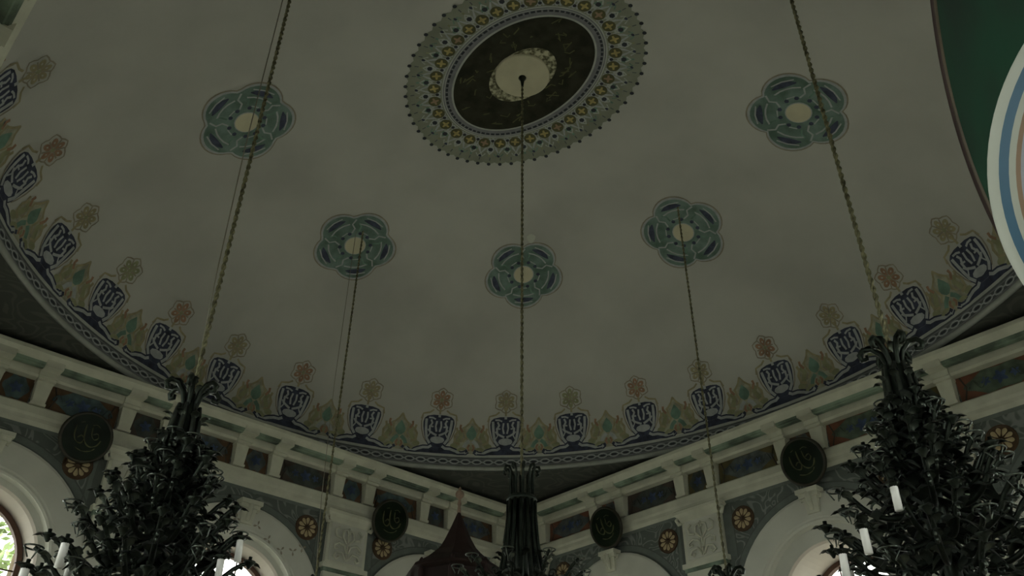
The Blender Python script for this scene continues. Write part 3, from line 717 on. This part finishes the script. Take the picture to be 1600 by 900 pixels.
def arm_mesh(L):
    q = MB(); pts = []
    for i in range(13):
        t = i/12; pts.append((L*t, 0, -.10*sin(pi*min(1, t*1.15))*(.6+L) + (.10*max(0, t-.7)/.3)))
    q.tube(pts, [.026-.010*i/12 for i in range(13)], 'metal', 6)
    # inner scroll
    q.tube([(L*.45+.05*cos(a)*(1-a/9), 0, .0+.05*sin(a)*(1-a/9)) for a in [k*.6 for k in range(12)]], .009, 'metal', 5)
    leafshape(q, (L*.22, 0, -.06), (.8, .35, .3), .15+.06*L, .040); leafshape(q, (L*.5, 0, -.10), (.9, -.35, .1), .17+.06*L, .045)
    leafshape(q, (L*.72, 0, -.05), (1, .15, .45), .13, .034); leafshape(q, (L*.35, 0, -.08), (.5, -.6, -.5), .14, .04); leafshape(q, (L*.85, 0, .02), (.6, .7, .5), .12, .035); leafshape(q, (L*.6, 0, -.08), (.3, .8, -.4), .15, .04)
    q.tube([(L*.8+.06*cos(a)*(1-a/9), .0, .0-.05+.05*sin(a)*(1-a/9)) for a in [k*.6 for k in range(11)]], .010, 'metal2', 5)
    return q.mesh('arm')
pan = MB()
pan.lathe([(.010, -.045), (.018, -.03), (.03, -.012), (.046, .004), (.044, .012), (.03, .004), (.012, .0), (.014, .045), (.0, .045)], 'metal', 10)
leafshape(pan, (0, 0, -.02), (1, .3, .2), .10, .03); leafshape(pan, (0, 0, -.03), (-.5, -.8, .3), .09, .026)
pan_me = pan.mesh('drip_pan')
cnd = MB(); cnd.lathe([(0, .0), (.026, .0), (.026, .16), (.018, .185), (0, .19)], 'candle', 12); cnd_me = cnd.mesh('glass_candle')
hoop = MB(); hoop.tube([(.06*cos(2*pi*k/14), .06*sin(2*pi*k/14), 0) for k in range(15)], .007, 'metal2', 5, cap=False)
for k in range(3): hoop.tube([(.06*cos(2*pi*k/3), .06*sin(2*pi*k/3), 0), (.02*cos(2*pi*k/3), .02*sin(2*pi*k/3), -.07)], .005, 'metal2', 4)
hoop_me = hoop.mesh('lamp_ring')
def make_chandelier(loc, L, cable, label, rot=0, full=True, seed=1, rr_=.012):
    rnd = random.Random(seed)
    root = empty('chandelier', loc, rot); tag(root, label, 'chandelier', 'branched chandeliers')
    make_rope(root, L, rr_, cable)
    # crown of curled straps
    sc = MB(); sc.tube([(.05, 0, -.22), (.055, 0, -.10), (.075, 0, -.02), (.13, 0, .045), (.19, 0, .05), (.225, 0, .01), (.21, 0, -.035), (.175, 0, -.03), (.175, 0, .0)], [.018, .02, .022, .024, .024, .022, .02, .018, .014], 'metal', 6); leafshape(sc, (.09, 0, .0), (.8, .3, .6), .12, .035)
    leafshape(sc, (.06, 0, -.06), (.4, -.5, .9), .12, .03)
    sme = sc.mesh('crown_scroll')
    for k in range(6): put('crown_scroll', sme, root, (0, 0, 0), (0, 0, 2*pi*k/6 + .3))
    st = MB(); st.lathe([(.0, -.02), (.035, -.03), (.045, -.10), (.085, -.18), (.075, -.26), (.09, -.40), (.12, -.52), (.07, -.60), (.07, -.9), (.05, -1.9), (.0, -2.0)], 'metal', 14); st.build('stem', root)
    rod = MB(); rod.tube([(.085, 0, -.14), (.10, 0, -.25), (.115, 0, -.40), (.15, 0, -.55)], [.016, .02, .02, .024], 'metal2', 6); leafshape(rod, (.11, 0, -.40), (.6, .3, -.6), .16, .04); leafshape(rod, (.10, 0, -.28), (.7, -.3, .4), .11, .03)
    rme = rod.mesh('stem_strap')
    for k in range(8): put('stem_strap', rme, root, (0, 0, 0), (0, 0, 2*pi*k/8))
    if not full: return root
    tiers = [(.53, .17, 7), (.65, .25, 7), (.78, .33, 8), (.91, .42, 8), (1.05, .51, 9), (1.20, .60, 10), (1.37, .68, 12), (1.55, .76, 12), (1.74, .82, 12)]
    for ti, (dz, rad, n) in enumerate(tiers):
        me = arm_mesh(rad-.04)
        for k in range(n):
            a = 2*pi*(k + .5*(ti % 2))/n + rnd.uniform(-.12, .12); s_ = rnd.uniform(.88, 1.08)
            arm = put('arm', me, root, (.04*cos(a), .04*sin(a), -dz + rnd.uniform(-.03, .03)), (0, rnd.uniform(-.06, .06), a), (s_, 1, 1))
            e = (rad-.04, 0, .10)
            put('drip_pan' if (k+ti) % 3 else 'lamp_ring', pan_me if (k+ti) % 3 else hoop_me, arm, e)
            if (ti == 6 and k % 6 == 1) or (ti > 6 and k % 3 == 0): put('glass_candle', cnd_me, arm, (e[0], 0, e[2]-.17))
    return root
ZC = 4.87
make_chandelier((.072, -3.705, ZC), 5.6, (-.10, -.03, .006), 'dark bronze branched chandelier on thick rope at left, in front of far left wall', 0.2, True, 3, .011)
make_chandelier((4.19, -.083, ZC+.07), 5.6, (.20, .22, .006), 'dark bronze branched chandelier at right, before the bright arched window', 1.1, True, 5, .011)
c3 = make_chandelier((-3.945, -.087, ZC), 5.98, (-.08, -.09, .0045), 'chandelier whose crown sits at the bottom edge under left thin rope', 0, True, 7, .009)
c4 = make_chandelier((.168, 3.35, ZC-.03), 5.98, None, 'chandelier whose curled crown peeks in at the bottom edge under right thin rope', 0, True, 8, .009)

# central chandelier of upright tubes
root = empty('tubular_chandelier', (-.015, .015, 5.30)); tag(root, 'tall narrow dark chandelier of upright tubes hanging from the dome centre', 'chandelier')
make_rope(root, 6.25, .010)
rod = MB(); rod.tube([(.125, 0, -.52), (.122, 0, -.3), (.125, 0, -.03), (.15, 0, .02), (.19, 0, .015), (.20, 0, -.03), (.17, 0, -.045)], [.013, .014, .014, .016, .017, .016, .012], 'metal', 6); rme = rod.mesh('crown_rod')
for k in range(10): put('crown_rod', rme, root, (0, 0, 0), (0, 0, 2*pi*k/10))
q = MB(); q.lathe([(.10, -.30), (.15, -.31), (.165, -.34), (.15, -.37), (.10, -.38)], 'metal', 20); q.build('collar', root)
q = MB(); q.lathe([(.0, -.30), (.075, -.32), (.08, -.6), (.07, -1.6), (.0, -1.7)], 'metal', 12); q.build('stem', root)
q = MB(); q.tube([(.145, 0, -.36), (.15, 0, -.55), (.17, 0, -.80), (.20, 0, -1.0), (.24, 0, -1.2), (.24, 0, -1.7)], .019, 'metal', 7); ome = q.mesh('outer_tube')
q = MB(); q.tube([(.11, 0, -.33), (.115, 0, -.7), (.14, 0, -1.1), (.15, 0, -1.7)], .017, 'metal2', 7); ime = q.mesh('inner_tube')
for k in range(14): put('outer_tube', ome, root, (0, 0, 0), (0, 0, 2*pi*k/14+.1))
for k in range(9): put('inner_tube', ime, root, (0, 0, 0), (0, 0, 2*pi*k/9))
lf = MB(); leafshape(lf, (.20, 0, -.98), (.8, .2, .35), .12, .035, 'metal'); lme = lf.mesh('leaf')
for k in range(10): put('leaf', lme, root, (0, 0, 0), (0, 0, 2*pi*k/10))
me = arm_mesh(.55)
for k in range(10):
    a_ = put('arm', me, root, (.1*cos(2*pi*k/10+.3), .1*sin(2*pi*k/10+.3), -1.16), (0, 0, 2*pi*k/10+.3)); put('lamp_ring', hoop_me, a_, (.55, 0, .10))

# ================================================================ pulpit spire (dark conical roof near the corner)
root = empty('pulpit', (-3.755, 2.15, 0), R(20)); tag(root, 'dark red-brown conical pulpit spire with small gilt finial before the far corner', 'pulpit')
def ngon(prof, m, n=8):
    q = MB(); vs = [(r*cos(2*pi*k/n+pi/8), r*sin(2*pi*k/n+pi/8), z) for r, z in prof for k in range(n)]
    q.add(vs, [(i*n+k, i*n+(k+1) % n, (i+1)*n+(k+1) % n, (i+1)*n+k) for i in range(len(prof)-1) for k in range(n)], m); return q
ngon([(.018, 6.37), (.10, 6.17), (.20, 5.95), (.285, 5.80)], 'spire').build('cone', root)
ngon([(.285, 5.80), (.36, 5.72), (.52, 5.58), (.74, 5.44), (.76, 5.40), (.62, 5.38), (0, 5.38)], 'spire').build('flared_eaves', root)
q = MB(); q.lathe([(.018, 6.34), (.03, 6.37), (.028, 6.42), (.022, 6.46), (.035, 6.50), (.022, 6.54), (.024, 6.58), (.062, 6.62), (.072, 6.66), (.055, 6.70), (.02, 6.72), (.028, 6.745), (.012, 6.77), (0, 6.79)], 'pinkgilt', 14); tag(q.build('finial', root), 'dull pinkish gilt finial')
ngon([(.60, 5.38), (.58, 5.1), (.58, 4.2), (.6, 4.15)], 'spire').build('canopy_body', root)
cf = MB(); cf.lathe([(.0, 5.55), (.02, 5.53), (.045, 5.48), (.02, 5.43), (.03, 5.40), (.05, 5.34), (.05, 5.2)], 'spire', 10); cme = cf.mesh('corner_finial')
for k in range(8): put('corner_finial', cme, root, (.66*cos(2*pi*k/8+pi/8+R(3)), .66*sin(2*pi*k/8+pi/8+R(3)), -.02), None)
pm = MB(); pm.tube([(0, 0, 2.6), (0, 0, 4.2)], .05, 'spire', 8); pme = pm.mesh('post')
for sx in (1, -1):
    for sy in (1, -1): put('post', pme, root, (sx*.4, sy*.4, 0))
q = MB(); q.box((-.5, -.5, 0), (.5, .5, 2.6), 'spire'); q.build('platform', root)

# ================================================================ the two things cut by the right edge
def round_board(name, c, nrm, rad, layers, thick, label):
    root = empty(name, c); n_ = Vector(nrm).normalized(); up = Vector((0, 0, 1)); x_ = up.cross(n_).normalized(); y_ = n_.cross(x_)
    root.matrix_world = Matrix.Translation(c) @ Matrix((x_, y_, n_)).transposed().to_4x4()
    root['label'] = label; root['category'] = 'plaque'
    for (nm, prof, m) in layers:
        q = MB(); q.lathe(prof, m, 96); q.build(nm, root)
    q = MB(); q.tube([(0, 0, -thick-.02), (0, 0, -thick-.22)], .02, 'darkrim', 8); 
    q.build('mounting_peg', root)
    return root
to_cam = lambda p: (CAM - Vector(p)).normalized()
gc = Vector((6.348, -4.114, 3.339)); az_, el_ = 3.706, -.073; ng = Vector((cos(el_)*cos(az_), cos(el_)*sin(az_), sin(el_))); rg = .90
round_board('green_roundel', gc, ng, rg, [
    ('field', [(0, .0), (rg-.03, .0)], 'greenpanel'),
    ('tan_fillet', [(rg-.030, .0), (rg-.027, .006), (rg-.022, .007), (rg-.020, .006)], 'tanrim'),
    ('rim', [(rg-.021, .006), (rg-.010, .014), (rg, .008), (rg+.002, -.02), (rg-.01, -.04), (0, -.04)], 'darkrim')], .04,
    'large round green board with dark rim cut by the right edge')
wc = Vector((6.499, -4.674, 2.377)); nw = to_cam(wc); rw_ = .36
P_ = lambda a, b, za, zb: [(rw_-a, za), (rw_-b, zb)]
round_board('striped_roundel', wc, nw, rw_, [
    ('white_edge', [(rw_-.05, -.05), (rw_-.012, -.035), (rw_, -.015), (rw_-.006, .002), (rw_-.022, .010)], 'whitelac'),
    ('blue_stripe', P_(.022, .037, .010, .016), 'blueband'),
    ('white_stripe', P_(.037, .047, .016, .019), 'whitelac'),
    ('tan_stripe', P_(.047, .054, .019, .021), 'tanband'),
    ('pale_stripe', P_(.054, .066, .021, .024), 'lilac'),
    ('grey_stripe', P_(.066, .069, .024, .0245), 'greyline'),
    ('centre', [(rw_-.069, .0245), (rw_-.15, .035), (0, .04)], 'lilac'),
    ('backing', [(rw_-.05, -.05), (0, -.05)], 'whitelac')], .05,
    'white round board with blue and tan stripes cut by the right edge')

# ================================================================ tree outside the left window
tr_ = empty('courtyard_tree', (-12.4, -1.9, -.12)); tag(tr_, 'leafy green tree seen through the far left window', 'tree')
q = MB(); q.tube([(0, 0, 0), (.1, 0, 2.5), (0, .1, 4.5), (.1, 0, 7)], [.25, .2, .15, .06], 'bark', 8); q.build('trunk', tr_)
q = MB(); rnd = random.Random(4)
for i in range(2600):
    a, bq = rnd.uniform(0, 2*pi), math.acos(rnd.uniform(-1, 1)); r_ = 2.3*rnd.uniform(.3, 1)**.5
    p = Vector((r_*sin(bq)*cos(a), r_*sin(bq)*sin(a), 6.6 + 1.2*r_*cos(bq))); u_ = Vector((rnd.gauss(0, 1), rnd.gauss(0, 1), rnd.gauss(0, 1))).normalized(); v_ = u_.orthogonal().normalized(); s_ = rnd.uniform(.07, .15)
    q.add([p-u_*s_, p+v_*s_*.5, p+u_*s_, p-v_*s_*.5], [(0, 1, 2, 3)], 'leaf')
tag(q.build('foliage', tr_), kind='stuff')
